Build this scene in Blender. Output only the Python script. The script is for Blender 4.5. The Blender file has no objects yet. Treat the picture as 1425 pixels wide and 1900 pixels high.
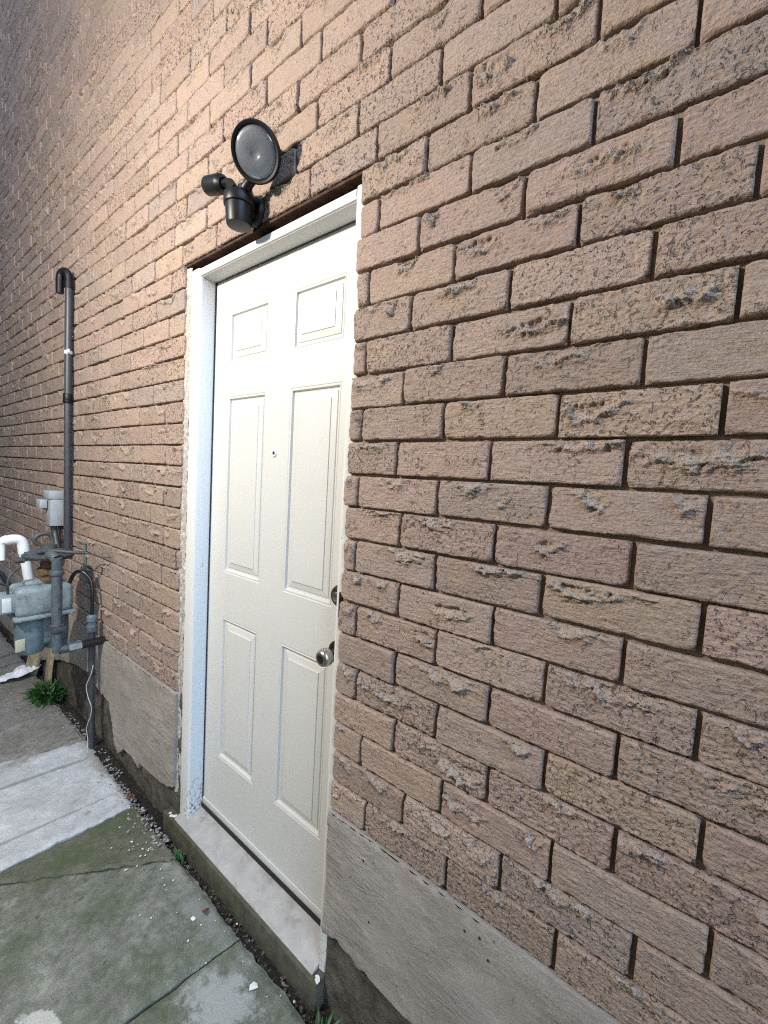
import bpy, bmesh, math, random
import numpy as np
from mathutils import Vector, Matrix

S = bpy.context.scene
COL = S.collection
random.seed(7)
RNG = np.random.default_rng(11)

# ------------------------------------------------------------------ camera
cam_d = bpy.data.cameras.new('camera')
cam = bpy.data.objects.new('camera', cam_d)
COL.objects.link(cam)
cam_d.sensor_fit = 'HORIZONTAL'
cam_d.sensor_width = 36.0
cam_d.lens = 775.222 / 1425.0 * 36.0
cam_d.clip_start = 0.02
cam_d.clip_end = 400.0
CAM_POS = Vector((1.52686518, -0.76249796, 1.42108613))
c_right = Vector((0.78518699, 0.61655372, 0.05781787))
c_up = Vector((-0.09231248, 0.02421295, 0.99543565))
c_fwd = Vector((-0.61233962, 0.78694043, -0.07592729))
cam.matrix_world = Matrix(((c_right.x, c_up.x, -c_fwd.x, CAM_POS.x),
                           (c_right.y, c_up.y, -c_fwd.y, CAM_POS.y),
                           (c_right.z, c_up.z, -c_fwd.z, CAM_POS.z),
                           (0, 0, 0, 1)))
S.camera = cam

# ------------------------------------------------------------------ sky, sun, lamp, exposure
SUN_EL, SUN_AZ = math.radians(34), Vector((0.95, -0.24, 0.0)).normalized()
w = bpy.data.worlds.new('World')
S.world = w
w.use_nodes = True
wn = w.node_tree
sky = wn.nodes.new('ShaderNodeTexSky')
sky.sky_type = 'NISHITA'
sky.sun_disc = False
sky.sun_elevation = SUN_EL
sky.sun_rotation = math.atan2(SUN_AZ.x, SUN_AZ.y)
sky.air_density = 1.0
sky.dust_density = 0.3
sky.ozone_density = 2.0
wn.links.new(sky.outputs[0], wn.nodes['Background'].inputs[0])
wn.nodes['Background'].inputs[1].default_value = 0.12

sd = bpy.data.lights.new('sun', 'SUN')
sd.energy = 1.15
sd.angle = math.radians(40)
sd.color = (0.48, 0.72, 1.0)
so = bpy.data.objects.new('sun', sd)
COL.objects.link(so)
so.rotation_euler = (SUN_AZ * math.cos(SUN_EL) + Vector((0, 0, math.sin(SUN_EL)))).to_track_quat('Z', 'Y').to_euler()

# the warm flood lamp on the house across the passage: its pool and its shadows are in the photograph
ld = bpy.data.lights.new('flood_lamp_across_passage', 'POINT')
ld.energy = 112
ld.color = (1.0, 0.94, 0.82)
ld.shadow_soft_size = 0.06
lo = bpy.data.objects.new('flood_lamp_across_passage', ld)
COL.objects.link(lo)
lo.location = (-0.04, -1.44, 2.42)

S.view_settings.view_transform = 'Standard'
S.view_settings.look = 'None'
S.view_settings.exposure = 1.0
S.view_settings.gamma = 1.0
S.view_settings.use_curve_mapping = False
S.render.engine = 'CYCLES'
S.cycles.use_denoising = False
S.cycles.use_adaptive_sampling = True
S.cycles.adaptive_threshold = 0.02
S.cycles.max_bounces = 4
S.cycles.diffuse_bounces = 2
S.cycles.glossy_bounces = 2
S.cycles.transmission_bounces = 1
S.cycles.caustics_reflective = False
S.cycles.caustics_refractive = False
S.cycles.sample_clamp_indirect = 4.0
S.cycles.filter_width = 1.15

# ------------------------------------------------------------------ numpy noise
def _h(ix, iy, seed):
    n = (ix.astype(np.int64) * 374761393 + iy.astype(np.int64) * 668265263 + int(seed) * 974634777) & 0x7fffffff
    n = ((n ^ (n >> 13)) * 1274126177) & 0x7fffffff
    n = (n ^ (n >> 16)) & 0xffffff
    return n / float(0xffffff)

def vn(x, y, seed=0):
    x = np.asarray(x, float); y = np.asarray(y, float)
    x, y = np.broadcast_arrays(x, y)
    ix = np.floor(x); iy = np.floor(y)
    fx = x - ix; fy = y - iy
    fx = fx * fx * (3 - 2 * fx); fy = fy * fy * (3 - 2 * fy)
    a = _h(ix, iy, seed); b = _h(ix + 1, iy, seed); c = _h(ix, iy + 1, seed); d = _h(ix + 1, iy + 1, seed)
    return (a * (1 - fx) + b * fx) * (1 - fy) + (c * (1 - fx) + d * fx) * fy * 1.0

def fb(x, y, seed=0, o=4):
    t = 0; am = 0.5; s = 0
    for k in range(o):
        t = t + am * vn(x * 2 ** k, y * 2 ** k, seed + 17 * k); s += am; am *= 0.55
    return t / s

def sstep(a, b, x):
    t = np.clip((x - a) / (b - a), 0, 1)
    return t * t * (3 - 2 * t)

# ------------------------------------------------------------------ object helpers
def tag(o, label=None, cat=None, group=None, kind=None):
    if label: o['label'] = label
    if cat: o['category'] = cat
    if group: o['group'] = group
    if kind: o['kind'] = kind
    return o

def empty(name, loc):
    o = bpy.data.objects.new(name, None)
    o.empty_display_size = 0.05
    o.location = loc
    COL.objects.link(o)
    return o

def wpos(o):
    p = Vector(o.location)
    while o.parent:
        o = o.parent
        p += Vector(o.location)
    return p

def link(name, me, mats, parent=None, smooth=True):
    for m in (mats if isinstance(mats, (list, tuple)) else [mats]):
        me.materials.append(m)
    if smooth:
        me.polygons.foreach_set('use_smooth', np.ones(len(me.polygons), bool))
    o = bpy.data.objects.new(name, me)
    COL.objects.link(o)
    if parent:
        o.parent = parent
    return o

def np_mesh(name, V, F):
    """V (n,3), F (m,4) quads or list of polys"""
    me = bpy.data.meshes.new(name)
    if isinstance(F, np.ndarray):
        n, k = F.shape
        me.vertices.add(len(V)); me.vertices.foreach_set('co', np.ascontiguousarray(V, np.float32).ravel())
        me.loops.add(n * k); me.loops.foreach_set('vertex_index', np.ascontiguousarray(F, np.int32).ravel())
        me.polygons.add(n); me.polygons.foreach_set('loop_start', np.arange(0, n * k, k, dtype=np.int32))
        me.update(calc_edges=True)
        me.validate()
    else:
        me.from_pydata([tuple(v) for v in V], [], F)
        me.update()
    return me

class MB:
    """collects shapes in world coordinates, builds ONE mesh object"""
    def __init__(s):
        s.bm = bmesh.new()
    def _mat(s, geom, mi):
        if mi:
            for f in {f for v in geom for f in v.link_faces}:
                f.material_index = mi
    def box(s, lo, hi, bev=0.0, mi=0, seg=2, rot=None, piv=None):
        r = bmesh.ops.create_cube(s.bm, size=1.0)
        vs = r['verts']
        lo = Vector(lo); hi = Vector(hi)
        for v in vs:
            v.co = Vector(((v.co.x + .5) * (hi.x - lo.x) + lo.x, (v.co.y + .5) * (hi.y - lo.y) + lo.y, (v.co.z + .5) * (hi.z - lo.z) + lo.z))
        if bev:
            es = list({e for v in vs for e in v.link_edges})
            rr = bmesh.ops.bevel(s.bm, geom=es, offset=bev, segments=seg, affect='EDGES', profile=0.5)
            vs = list({v for f in rr['faces'] for v in f.verts} | {v for v in vs if v.is_valid})
        if rot is not None:
            piv = Vector(piv) if piv is not None else (lo + hi) / 2
            for v in vs:
                v.co = piv + rot @ (v.co - piv)
        s._mat(vs, mi)
        return vs
    def lathe(s, origin, axis, prof, n=32, mi=0, cap=True):
        """prof: list of (t along axis, radius)"""
        axis = Vector(axis).normalized(); origin = Vector(origin)
        a = axis.orthogonal().normalized(); b = axis.cross(a)
        rings = []
        for t, r in prof:
            rings.append([s.bm.verts.new(origin + axis * t + (a * math.cos(2 * math.pi * k / n) + b * math.sin(2 * math.pi * k / n)) * max(r, 1e-5)) for k in range(n)])
        fs = []
        for i in range(len(rings) - 1):
            for k in range(n):
                fs.append(s.bm.faces.new((rings[i][k], rings[i][(k + 1) % n], rings[i + 1][(k + 1) % n], rings[i + 1][k])))
        if cap:
            fs.append(s.bm.faces.new(list(reversed(rings[0])))); fs.append(s.bm.faces.new(rings[-1]))
        for f in fs: f.material_index = mi
        return fs
    def tube(s, pts, r, n=16, mi=0, sub=0):
        P = [Vector(p) for p in pts]
        if sub:  # Catmull-Rom
            Q = []
            for i in range(len(P) - 1):
                p0 = P[max(i - 1, 0)]; p1 = P[i]; p2 = P[i + 1]; p3 = P[min(i + 2, len(P) - 1)]
                for k in range(sub):
                    t = k / sub
                    Q.append(0.5 * ((2 * p1) + (p2 - p0) * t + (2 * p0 - 5 * p1 + 4 * p2 - p3) * t * t + (3 * p1 - p0 - 3 * p2 + p3) * t ** 3))
            P = Q + [P[-1]]
        rr = r if isinstance(r, (list, tuple)) else [r] * len(P)
        if len(rr) != len(P):
            rr = list(np.interp(np.linspace(0, 1, len(P)), np.linspace(0, 1, len(rr)), rr))
        prev = None; rings = []
        for i, p in enumerate(P):
            d = (P[min(i + 1, len(P) - 1)] - P[max(i - 1, 0)]).normalized()
            if prev is None:
                a = d.orthogonal().normalized()
            else:
                a = (prev - d * prev.dot(d)).normalized()
            prev = a; b = d.cross(a)
            rings.append([s.bm.verts.new(p + (a * math.cos(2 * math.pi * k / n) + b * math.sin(2 * math.pi * k / n)) * rr[i]) for k in range(n)])
        fs = []
        for i in range(len(rings) - 1):
            for k in range(n):
                fs.append(s.bm.faces.new((rings[i][k], rings[i][(k + 1) % n], rings[i + 1][(k + 1) % n], rings[i + 1][k])))
        fs.append(s.bm.faces.new(list(reversed(rings[0])))); fs.append(s.bm.faces.new(rings[-1]))
        for f in fs: f.material_index = mi
        return fs
    def build(s, name, mats, parent=None, smooth=True, angle=35, origin=None):
        bmesh.ops.recalc_face_normals(s.bm, faces=s.bm.faces[:])
        org = Vector(origin) if origin is not None else (Vector((0, 0, 0)) if parent is None else None)
        base = wpos(parent) if parent else Vector((0, 0, 0))
        if origin is not None:
            sh = Vector(origin)
        else:
            sh = base
        for v in s.bm.verts: v.co -= sh
        if smooth:
            for e in s.bm.edges:
                if len(e.link_faces) == 2:
                    e.smooth = e.calc_face_angle(0) < math.radians(angle)
        me = bpy.data.meshes.new(name)
        s.bm.to_mesh(me); s.bm.free()
        o = link(name, me, mats, parent, smooth)
        if origin is not None:
            o.location = sh - base
        return o

# ------------------------------------------------------------------ materials
class NT:
    def __init__(s, name):
        s.m = bpy.data.materials.new(name); s.m.use_nodes = True
        s.t = s.m.node_tree; s.b = s.t.nodes['Principled BSDF']
        s.geo = None
    def n(s, typ, **kw):
        nd = s.t.nodes.new('ShaderNode' + typ)
        for k, v in kw.items():
            if hasattr(nd, k) and k not in nd.inputs: setattr(nd, k, v)
            else: nd.inputs[k].default_value = v
        return nd
    def l(s, a, b): s.t.links.new(a, b); return s
    def pos(s):
        if s.geo is None: s.geo = s.n('NewGeometry')
        return s.geo.outputs['Position']
    def mp(s, scale=(1, 1, 1), rot=(0, 0, 0), loc=(0, 0, 0)):
        m = s.n('Mapping'); s.l(s.pos(), m.inputs['Vector'])
        m.inputs['Scale'].default_value = scale; m.inputs['Rotation'].default_value = rot; m.inputs['Location'].default_value = loc
        return m.outputs[0]
    def noise(s, scale, detail=4, rough=0.55, vec=None, dist=0.0):
        nd = s.n('TexNoise'); nd.inputs['Scale'].default_value = scale; nd.inputs['Detail'].default_value = detail
        nd.inputs['Roughness'].default_value = rough; nd.inputs['Distortion'].default_value = dist
        s.l(vec if vec is not None else s.pos(), nd.inputs['Vector'])
        return nd.outputs[0]
    def vor(s, scale, vec=None, feature='F1'):
        nd = s.n('TexVoronoi'); nd.feature = feature; nd.inputs['Scale'].default_value = scale
        s.l(vec if vec is not None else s.pos(), nd.inputs['Vector'])
        return nd.outputs[0]
    def ramp(s, fac, stops, interp='LINEAR'):
        nd = s.n('ValToRGB'); e = nd.color_ramp.elements; nd.color_ramp.interpolation = interp
        while len(e) < len(stops): e.new(0.5)
        for el, (p, c) in zip(e, stops):
            el.position = p
            el.color = (c, c, c, 1) if not isinstance(c, (tuple, list)) else tuple(c) + (1,)
        s.l(fac, nd.inputs[0]); return nd.outputs[0]
    def mix(s, fac, a, b, blend='MIX'):
        nd = s.n('Mix'); nd.data_type = 'RGBA'; nd.blend_type = blend
        for sock, v in ((nd.inputs['Factor'], fac), (nd.inputs[6], a), (nd.inputs[7], b)):
            if hasattr(v, 'is_output'): s.l(v, sock)
            elif isinstance(v, (tuple, list)): sock.default_value = tuple(v) + (1,)
            else: sock.default_value = v
        return nd.outputs[2]
    def math(s, op, a, b=0.0, clamp=False):
        nd = s.n('Math'); nd.operation = op; nd.use_clamp = clamp
        for sock, v in ((nd.inputs[0], a), (nd.inputs[1], b)):
            if hasattr(v, 'is_output'): s.l(v, sock)
            else: sock.default_value = v
        return nd.outputs[0]
    def bump(s, height, strength, dist, prev=None):
        nd = s.n('Bump'); nd.inputs['Strength'].default_value = strength; nd.inputs['Distance'].default_value = dist
        s.l(height, nd.inputs['Height'])
        if prev is not None: s.l(prev, nd.inputs['Normal'])
        return nd.outputs[0]
    def out(s, color=None, rough=0.6, normal=None, metal=0.0, spec=0.5):
        b = s.b
        if color is not None:
            if hasattr(color, 'is_output'): s.l(color, b.inputs['Base Color'])
            else: b.inputs['Base Color'].default_value = tuple(color) + (1,)
        if hasattr(rough, 'is_output'): s.l(rough, b.inputs['Roughness'])
        else: b.inputs['Roughness'].default_value = rough
        b.inputs['Metallic'].default_value = metal
        b.inputs['Specular IOR Level'].default_value = spec
        if normal is not None: s.l(normal, b.inputs['Normal'])
        return s.m

def mat_brick():
    t = NT('torn_face_brick')
    at = t.n('Attribute', attribute_name='bk')
    sp = t.n('SeparateColor'); t.l(at.outputs['Color'], sp.inputs[0])
    val, hue, scar = sp.outputs[0], sp.outputs[1], sp.outputs[2]
    pitty = at.outputs['Alpha']
    base = t.ramp(hue, [(0.0, (0.32, 0.241, 0.205)), (0.35, (0.338, 0.253, 0.207)), (0.65, (0.34, 0.245, 0.211)), (0.85, (0.352, 0.262, 0.203)), (1.0, (0.302, 0.24, 0.213))])
    big = t.noise(12, 2, 0.5)
    base = t.mix(t.ramp(big, [(0.52, 0.0), (0.75, 0.42)]), base, (0.40, 0.28, 0.185))
    big2 = t.noise(17, 2, 0.5, vec=t.mp(loc=(5, 3, 9)))
    base = t.mix(t.ramp(big2, [(0.57, 0.0), (0.74, 0.28)]), base, (0.335, 0.222, 0.21))
    grain = t.noise(250, 3, 0.72)
    base = t.mix(1.0, base, t.ramp(grain, [(0.30, 0.80), (0.52, 1.03), (0.72, 1.27)]), 'MULTIPLY')
    st = t.noise(1.0, 2, 0.62, vec=t.mp(scale=(44, 60, 280)))
    base = t.mix(0.6, base, t.ramp(st, [(0.3, 0.80), (0.7, 1.2)]), 'MULTIPLY')
    base = t.mix(t.ramp(scar, [(0.2, 0.0), (0.6, 0.25), (0.95, 0.55)]), base, (0.50, 0.42, 0.358))
    base = t.mix(1.0, base, t.ramp(val, [(0.0, 0.86), (1.0, 1.12)]), 'MULTIPLY')
    pn = t.noise(125, 2, 0.55, vec=t.mp(scale=(1.0, 1.0, 0.8), loc=(2, 9, 4)), dist=1.1)
    area = t.math('ADD', t.noise(20, 3, 0.6, vec=t.mp(loc=(1, 7, 2))), t.math('MULTIPLY', t.math('SUBTRACT', pitty, 0.42), 0.46))
    pm = t.math('MULTIPLY', t.ramp(pn, [(0.32, 1.0), (0.41, 0.0)]), t.ramp(area, [(0.46, 0.06), (0.64, 1.0)]))
    base = t.mix(t.math('MULTIPLY', pm, 0.5), base, (0.12, 0.088, 0.07))
    nb = t.bump(st, 0.75, 0.0034)
    nb = t.bump(t.noise(190, 3, 0.72), 0.9, 0.0038, nb)
    nb = t.bump(t.math('SUBTRACT', 1.0, pm), 1.0, 0.006, nb)
    crag = t.noise(150, 3, 0.7, vec=t.mp(loc=(3, 3, 3)))
    nb = t.bump(t.math('MULTIPLY', crag, scar), 1.0, 0.008, nb)
    return t.out(base, 0.85, nb, spec=0.25)

def mat_mortar():
    t = NT('brown_mortar')
    n1 = t.noise(60, 4); n2 = t.noise(500, 3)
    c = t.mix(n1, (0.19, 0.15, 0.115), (0.30, 0.24, 0.185))
    moss = t.ramp(t.noise(9, 3, 0.6, vec=t.mp(loc=(4, 0, 1))), [(0.6, 0.0), (0.78, 0.6)])
    c = t.mix(moss, c, (0.12, 0.125, 0.07))
    nb = t.bump(n1, 0.6, 0.004); nb = t.bump(n2, 0.8, 0.0015, nb)
    return t.out(c, 0.95, nb, spec=0.1)

def mat_parging():
    t = NT('parged_concrete')
    st = t.noise(1.0, 5, 0.6, vec=t.mp(scale=(11, 20, 40), rot=(0, math.radians(14), 0)), dist=2.2)
    blob = t.noise(5, 4, 0.6)
    n2 = t.noise(300, 4, 0.65)
    c = t.mix(t.ramp(t.noise(4.5, 5, 0.62), [(0.3, 0.0), (0.7, 1.0)]), (0.265, 0.235, 0.212), (0.38, 0.342, 0.305))
    c = t.mix(0.35, c, t.ramp(st, [(0.3, 0.78), (0.7, 1.16)]), 'MULTIPLY')
    c = t.mix(0.8, c, t.ramp(n2, [(0.3, 0.74), (0.7, 1.22)]), 'MULTIPLY')
    c = t.mix(t.ramp(t.noise(3, 4, 0.7, vec=t.mp(loc=(8, 1, 3))), [(0.55, 0.0), (0.75, 0.4)]), c, (0.24, 0.24, 0.205))
    pits = t.ramp(t.vor(30, vec=t.mp(scale=(1.3, 1, 1))), [(0.06, 1.0), (0.14, 0.0)])
    pa = t.ramp(t.noise(5, 2, vec=t.mp(loc=(2, 2, 8))), [(0.60, 0.0), (0.66, 1.0)])
    pm = t.math('MULTIPLY', pits, pa)
    c = t.mix(pm, c, (0.035, 0.032, 0.03))
    sel = t.math('MULTIPLY', st, t.ramp(blob, [(0.42, 0.05), (0.62, 1.0)]))
    nb = t.bump(sel, 0.7, 0.010); nb = t.bump(n2, 0.6, 0.0022, nb); nb = t.bump(t.math('SUBTRACT', 1.0, pm), 1.0, 0.004, nb)
    return t.out(c, 0.9, nb, spec=0.2)

def mat_foundation():
    t = NT('raw_foundation')
    n1 = t.noise(16, 6, 0.68); n2 = t.noise(120, 5, 0.7)
    c = t.mix(t.ramp(n1, [(0.3, 0.0), (0.7, 1.0)]), (0.055, 0.047, 0.04), (0.17, 0.15, 0.12))
    c = t.mix(t.ramp(n2, [(0.62, 0.0), (0.75, 0.8)]), c, (0.30, 0.28, 0.24))
    nb = t.bump(n1, 0.9, 0.02); nb = t.bump(n2, 0.9, 0.006, nb)
    return t.out(c, 0.95, nb, spec=0.15)

def mat_paint(name, col, rough=0.42, streak=False, dirt=0.0, grime=False):
    t = NT(name)
    n = t.noise(520, 3, 0.5)
    c = t.mix(0.3, col, t.ramp(t.noise(9, 4), [(0.3, 0.93), (0.7, 1.0)]), 'MULTIPLY')
    nb = t.bump(n, 0.12, 0.0008)
    nb = t.bump(t.noise(24, 3, 0.5), 0.08, 0.003, nb)
    if grime:
        sxg = t.n('SeparateXYZ'); t.l(t.pos(), sxg.inputs[0])
        dx = t.math('MULTIPLY', t.math('SUBTRACT', sxg.outputs[0], 0.70), 9.0); dz = t.math('MULTIPLY', t.math('SUBTRACT', sxg.outputs[2], 0.99), 5.0)
        dd = t.math('ADD', t.math('SQRT', t.math('ADD', t.math('MULTIPLY', dx, dx), t.math('MULTIPLY', dz, dz))), t.math('MULTIPLY', t.noise(11, 5, 0.7), 1.2))
        c = t.mix(t.ramp(dd, [(0.5, 0.16), (1.5, 0.0)]), c, (0.30, 0.26, 0.21))
        sm = t.ramp(t.noise(6, 6, 0.75, vec=t.mp(scale=(1, 1, .45), loc=(9, 0, 3))), [(0.56, 0.0), (0.72, 0.14)])
        c = t.mix(sm, c, (0.42, 0.39, 0.34))
    if streak:
        s1 = t.noise(1.0, 4, 0.7, vec=t.mp(scale=(240, 240, 9)))
        c = t.mix(t.ramp(s1, [(0.60, 0.0), (0.72, 0.45)]), c, (0.45, 0.44, 0.44))
        nb = t.bump(s1, 0.5, 0.0015, nb)
    if dirt:
        ch = t.ramp(t.noise(55, 5, 0.78, vec=t.mp(scale=(1.4, 1, .5), loc=(4, 4, 4))), [(0.665, 0.0), (0.685, 0.9)])
        c = t.mix(ch, c, (0.20, 0.17, 0.145))
        sx = t.n('SeparateXYZ'); t.l(t.pos(), sx.inputs[0])
        low = t.ramp(sx.outputs[2], [(0.10, 1.0), (0.24, 0.25), (0.34, 0.0)])
        d = t.ramp(t.noise(85, 5, 0.75), [(0.50, 0.0), (0.60, 1.0)])
        c = t.mix(t.math('MULTIPLY', t.math('MULTIPLY', low, d), dirt), c, (0.11, 0.095, 0.085))
    return t.out(c, rough, nb, spec=0.5)

def mat_slab(name, c0, c1, moss=0.6, stains=(), soft=1.0):
    t = NT(name)
    n1 = t.noise(5.5, 6, 0.66); n2 = t.noise(38, 6, 0.72); n3 = t.noise(300, 4, 0.7)
    c = t.mix(t.ramp(n1, [(0.32, 0.0), (0.68, 1.0)]), c0, c1)
    c = t.mix(0.85 * soft, c, t.ramp(n2, [(0.28, 0.55), (0.72, 1.35)]), 'MULTIPLY')
    c = t.mix(0.9 * soft, c, t.ramp(n3, [(0.28, 0.55), (0.72, 1.42)]), 'MULTIPLY')
    dk = t.ramp(t.noise(26, 4, 0.7, vec=t.mp(loc=(3, 8, 0), scale=(1, 0.6, 1)), dist=0.6), [(0.30, 0.75), (0.38, 0.0)])
    c = t.mix(t.math('MULTIPLY', dk, soft), c, (0.045, 0.047, 0.036))
    wp = t.ramp(t.noise(7, 5, 0.7, vec=t.mp(loc=(11, 4, 0))), [(0.58, 0.0), (0.72, 0.55)])
    c = t.mix(wp, c, tuple(min(.6, k * 1.75) for k in c1))
    if moss:
        m = t.ramp(t.noise(4.2, 5, 0.7, vec=t.mp(loc=(7, 2, 0))), [(0.44, 0.0), (0.62, moss)])
        c = t.mix(m, c, (0.078, 0.098, 0.052))
    sx = t.n('SeparateXYZ'); t.l(t.pos(), sx.inputs[0])
    for (x, y, rx, ry, ang, col, hard) in stains:
        ca, sa = math.cos(ang), math.sin(ang)
        dx = t.math('SUBTRACT', sx.outputs[0], x); dy = t.math('SUBTRACT', sx.outputs[1], y)
        u = t.math('ADD', t.math('MULTIPLY', dx, ca / rx), t.math('MULTIPLY', dy, sa / rx))
        v = t.math('ADD', t.math('MULTIPLY', dx, -sa / ry), t.math('MULTIPLY', dy, ca / ry))
        d = t.math('SQRT', t.math('ADD', t.math('MULTIPLY', u, u), t.math('MULTIPLY', v, v)))
        d = t.math('ADD', d, t.math('MULTIPLY', t.math('SUBTRACT', t.noise(20, 6, 0.72), 0.5), 2.1))
        m = t.ramp(d, [(0.75 - hard, 0.9), (0.9, 0.0)])
        c = t.mix(m, c, col)
    specks = t.math('MULTIPLY', t.ramp(t.vor(70), [(0.06, 1.0), (0.10, 0.0)]), t.ramp(t.noise(8, 2, vec=t.mp(loc=(1, 5, 5))), [(0.56, 0.0), (0.62, 1.0)]))
    c = t.mix(t.math('MULTIPLY', specks, 0.7), c, (0.42, 0.42, 0.39))
    nb = t.bump(n2, 0.7, 0.006); nb = t.bump(n3, 0.9, 0.003, nb)
    return t.out(c, 0.86, nb, spec=0.25)

def mat_simple(name, col, rough=0.5, metal=0.0, var=0.15, scale=60, bump=0.2, bd=0.002, col2=None, mixr=(0.5, 0.7), spec=0.5):
    t = NT(name)
    n = t.noise(scale, 4, 0.6)
    c = t.mix(1.0, col, t.ramp(n, [(0.3, 1 - var), (0.7, 1 + var)]), 'MULTIPLY')
    if col2 is not None:
        m = t.ramp(t.noise(scale * 0.6, 5, 0.7, vec=t.mp(loc=(3, 1, 4))), [(mixr[0], 0.0), (mixr[1], 1.0)])
        c = t.mix(m, c, col2)
    nb = t.bump(t.noise(scale * 5, 3, 0.6), bump, bd)
    return t.out(c, rough, nb, metal=metal, spec=spec)

M = {}
M['brick'] = mat_brick()
M['mortar'] = mat_mortar()
M['parging'] = mat_parging()
M['foundation'] = mat_foundation()
M['door'] = mat_paint('white_door_paint', (0.61, 0.605, 0.585), 0.42, grime=True)
M['trim'] = mat_paint('white_trim_paint', (0.66, 0.655, 0.64), 0.5, streak=False, dirt=0.5)
M['jamb'] = mat_paint('weathered_jamb_paint', (0.70, 0.73, 0.77), 0.55, streak=True, dirt=1.0)
M['rust'] = mat_simple('rusty_lintel', (0.075, 0.04, 0.028), 0.85, var=0.5, scale=40, bump=0.8, bd=0.004, col2=(0.03, 0.022, 0.02), spec=0.2)
M['fill'] = mat_simple('rough_mortar_fill', (0.44, 0.40, 0.36), 0.95, var=0.35, scale=90, bump=0.7, bd=0.004, col2=(0.68, 0.66, 0.63), mixr=(0.56, 0.66), spec=0.15)
M['plate'] = mat_simple('worn_sill_plate', (0.36, 0.348, 0.335), 0.48, var=0.14, scale=25, bump=0.1, bd=0.0008, col2=(0.22, 0.19, 0.175), mixr=(0.54, 0.72))
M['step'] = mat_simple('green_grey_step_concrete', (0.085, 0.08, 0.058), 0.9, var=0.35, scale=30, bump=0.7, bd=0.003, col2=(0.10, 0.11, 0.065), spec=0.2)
M['gap'] = mat_simple('black_rubber', (0.018, 0.016, 0.015), 0.8, var=0.2)
M['black_plastic'] = mat_simple('black_plastic', (0.006, 0.006, 0.007), 0.42, var=0.15, spec=0.3, bump=0.06, bd=0.0006)
M['black_pipe'] = mat_simple('dark_grey_pipe', (0.045, 0.047, 0.055), 0.42, var=0.25, scale=40, bump=0.12, bd=0.001)
M['nickel'] = mat_simple('satin_nickel', (0.42, 0.40, 0.38), 0.30, metal=1.0, var=0.05, bump=0.02, bd=0.0003)
M['bronze'] = mat_simple('dark_bronze', (0.03, 0.022, 0.02), 0.4, metal=0.6, var=0.2)
M['white_plastic'] = mat_simple('white_plastic', (0.74, 0.76, 0.78), 0.38, var=0.06, scale=20, bump=0.05)
M['grey_box'] = mat_simple('grey_box_plastic', (0.33, 0.35, 0.37), 0.5, var=0.1, scale=30, bump=0.1)
M['meter_hi'] = mat_simple('meter_grey_paint', (0.20, 0.24, 0.255), 0.5, var=0.2, scale=35, bump=0.4, bd=0.002, col2=(0.10, 0.115, 0.115), mixr=(0.52, 0.70))
M['meter_lo'] = mat_simple('meter_blue_paint', (0.105, 0.15, 0.175), 0.5, var=0.2, scale=35, bump=0.4, bd=0.002, col2=(0.05, 0.06, 0.065), mixr=(0.52, 0.72))
M['pipe_grey'] = mat_simple('blue_grey_pipe_paint', (0.075, 0.095, 0.11), 0.5, var=0.25, scale=50, bump=0.3, bd=0.002, col2=(0.035, 0.038, 0.04), mixr=(0.52, 0.72))
M['iron'] = mat_simple('dark_cast_iron', (0.05, 0.055, 0.06), 0.55, var=0.4, scale=70, bump=0.5, bd=0.002, col2=(0.11, 0.06, 0.035), mixr=(0.56, 0.7))
M['rust_brown'] = mat_simple('rusty_brown_iron', (0.13, 0.075, 0.04), 0.8, var=0.4, scale=60, bump=0.6, bd=0.003)
M['rubber'] = mat_simple('black_hose', (0.012, 0.012, 0.013), 0.3, var=0.1, bump=0.05)
M['label'] = mat_simple('cream_label', (0.48, 0.45, 0.33), 0.6, var=0.1)
M['glassy'] = mat_simple('dial_glass', (0.55, 0.58, 0.58), 0.12, var=0.05)
M['wire'] = mat_simple('pale_wire', (0.55, 0.54, 0.50), 0.45, var=0.1)
M['wood'] = mat_simple('pale_wood', (0.34, 0.28, 0.18), 0.8, var=0.3, scale=30, bump=0.4)
M['paper'] = mat_simple('white_paper', (0.78, 0.79, 0.82), 0.8, var=0.04, bump=0.2)
M['leaf'] = mat_simple('green_leaf', (0.028, 0.085, 0.018), 0.5, var=0.4, scale=50, bump=0.1)
M['dead_leaf'] = mat_simple('dead_leaf', (0.10, 0.035, 0.025), 0.7, var=0.4, scale=80)
M['soil'] = mat_simple('dark_soil', (0.045, 0.036, 0.03), 0.95, var=0.5, scale=110, bump=1.0, bd=0.01, col2=(0.16, 0.14, 0.125), mixr=(0.58, 0.66), spec=0.15)
M['gravel'] = mat_simple('grey_gravel', (0.27, 0.255, 0.245), 0.9, var=0.5, scale=55, bump=0.5, bd=0.002, col2=(0.07, 0.05, 0.045), mixr=(0.5, 0.6), spec=0.2)
M['debris'] = mat_simple('dark_debris', (0.085, 0.07, 0.06), 0.95, var=0.5, scale=70, bump=0.6, bd=0.003, col2=(0.24, 0.22, 0.20), mixr=(0.56, 0.66), spec=0.2)
M['chip'] = mat_simple('white_paint_chip', (0.66, 0.66, 0.63), 0.75, var=0.1)
PALE = (0.40, 0.41, 0.42)
M['slab'] = mat_slab('mossy_slab_concrete', (0.115, 0.12, 0.095), (0.245, 0.25, 0.22), 0.7, stains=(
    (0.615, -0.185, 0.12, 0.085, 0.5, (0.36, 0.37, 0.36), 0.22), (0.31, -0.50, 0.06, 0.028, 0.5, (0.50, 0.50, 0.46), 0.03),
    (0.36, -0.10, 0.16, 0.05, 0.1, (0.24, 0.24, 0.23), 0.5), (0.18, -0.085, 0.07, 0.03, 0.0, (0.27, 0.26, 0.24), 0.4)))
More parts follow.
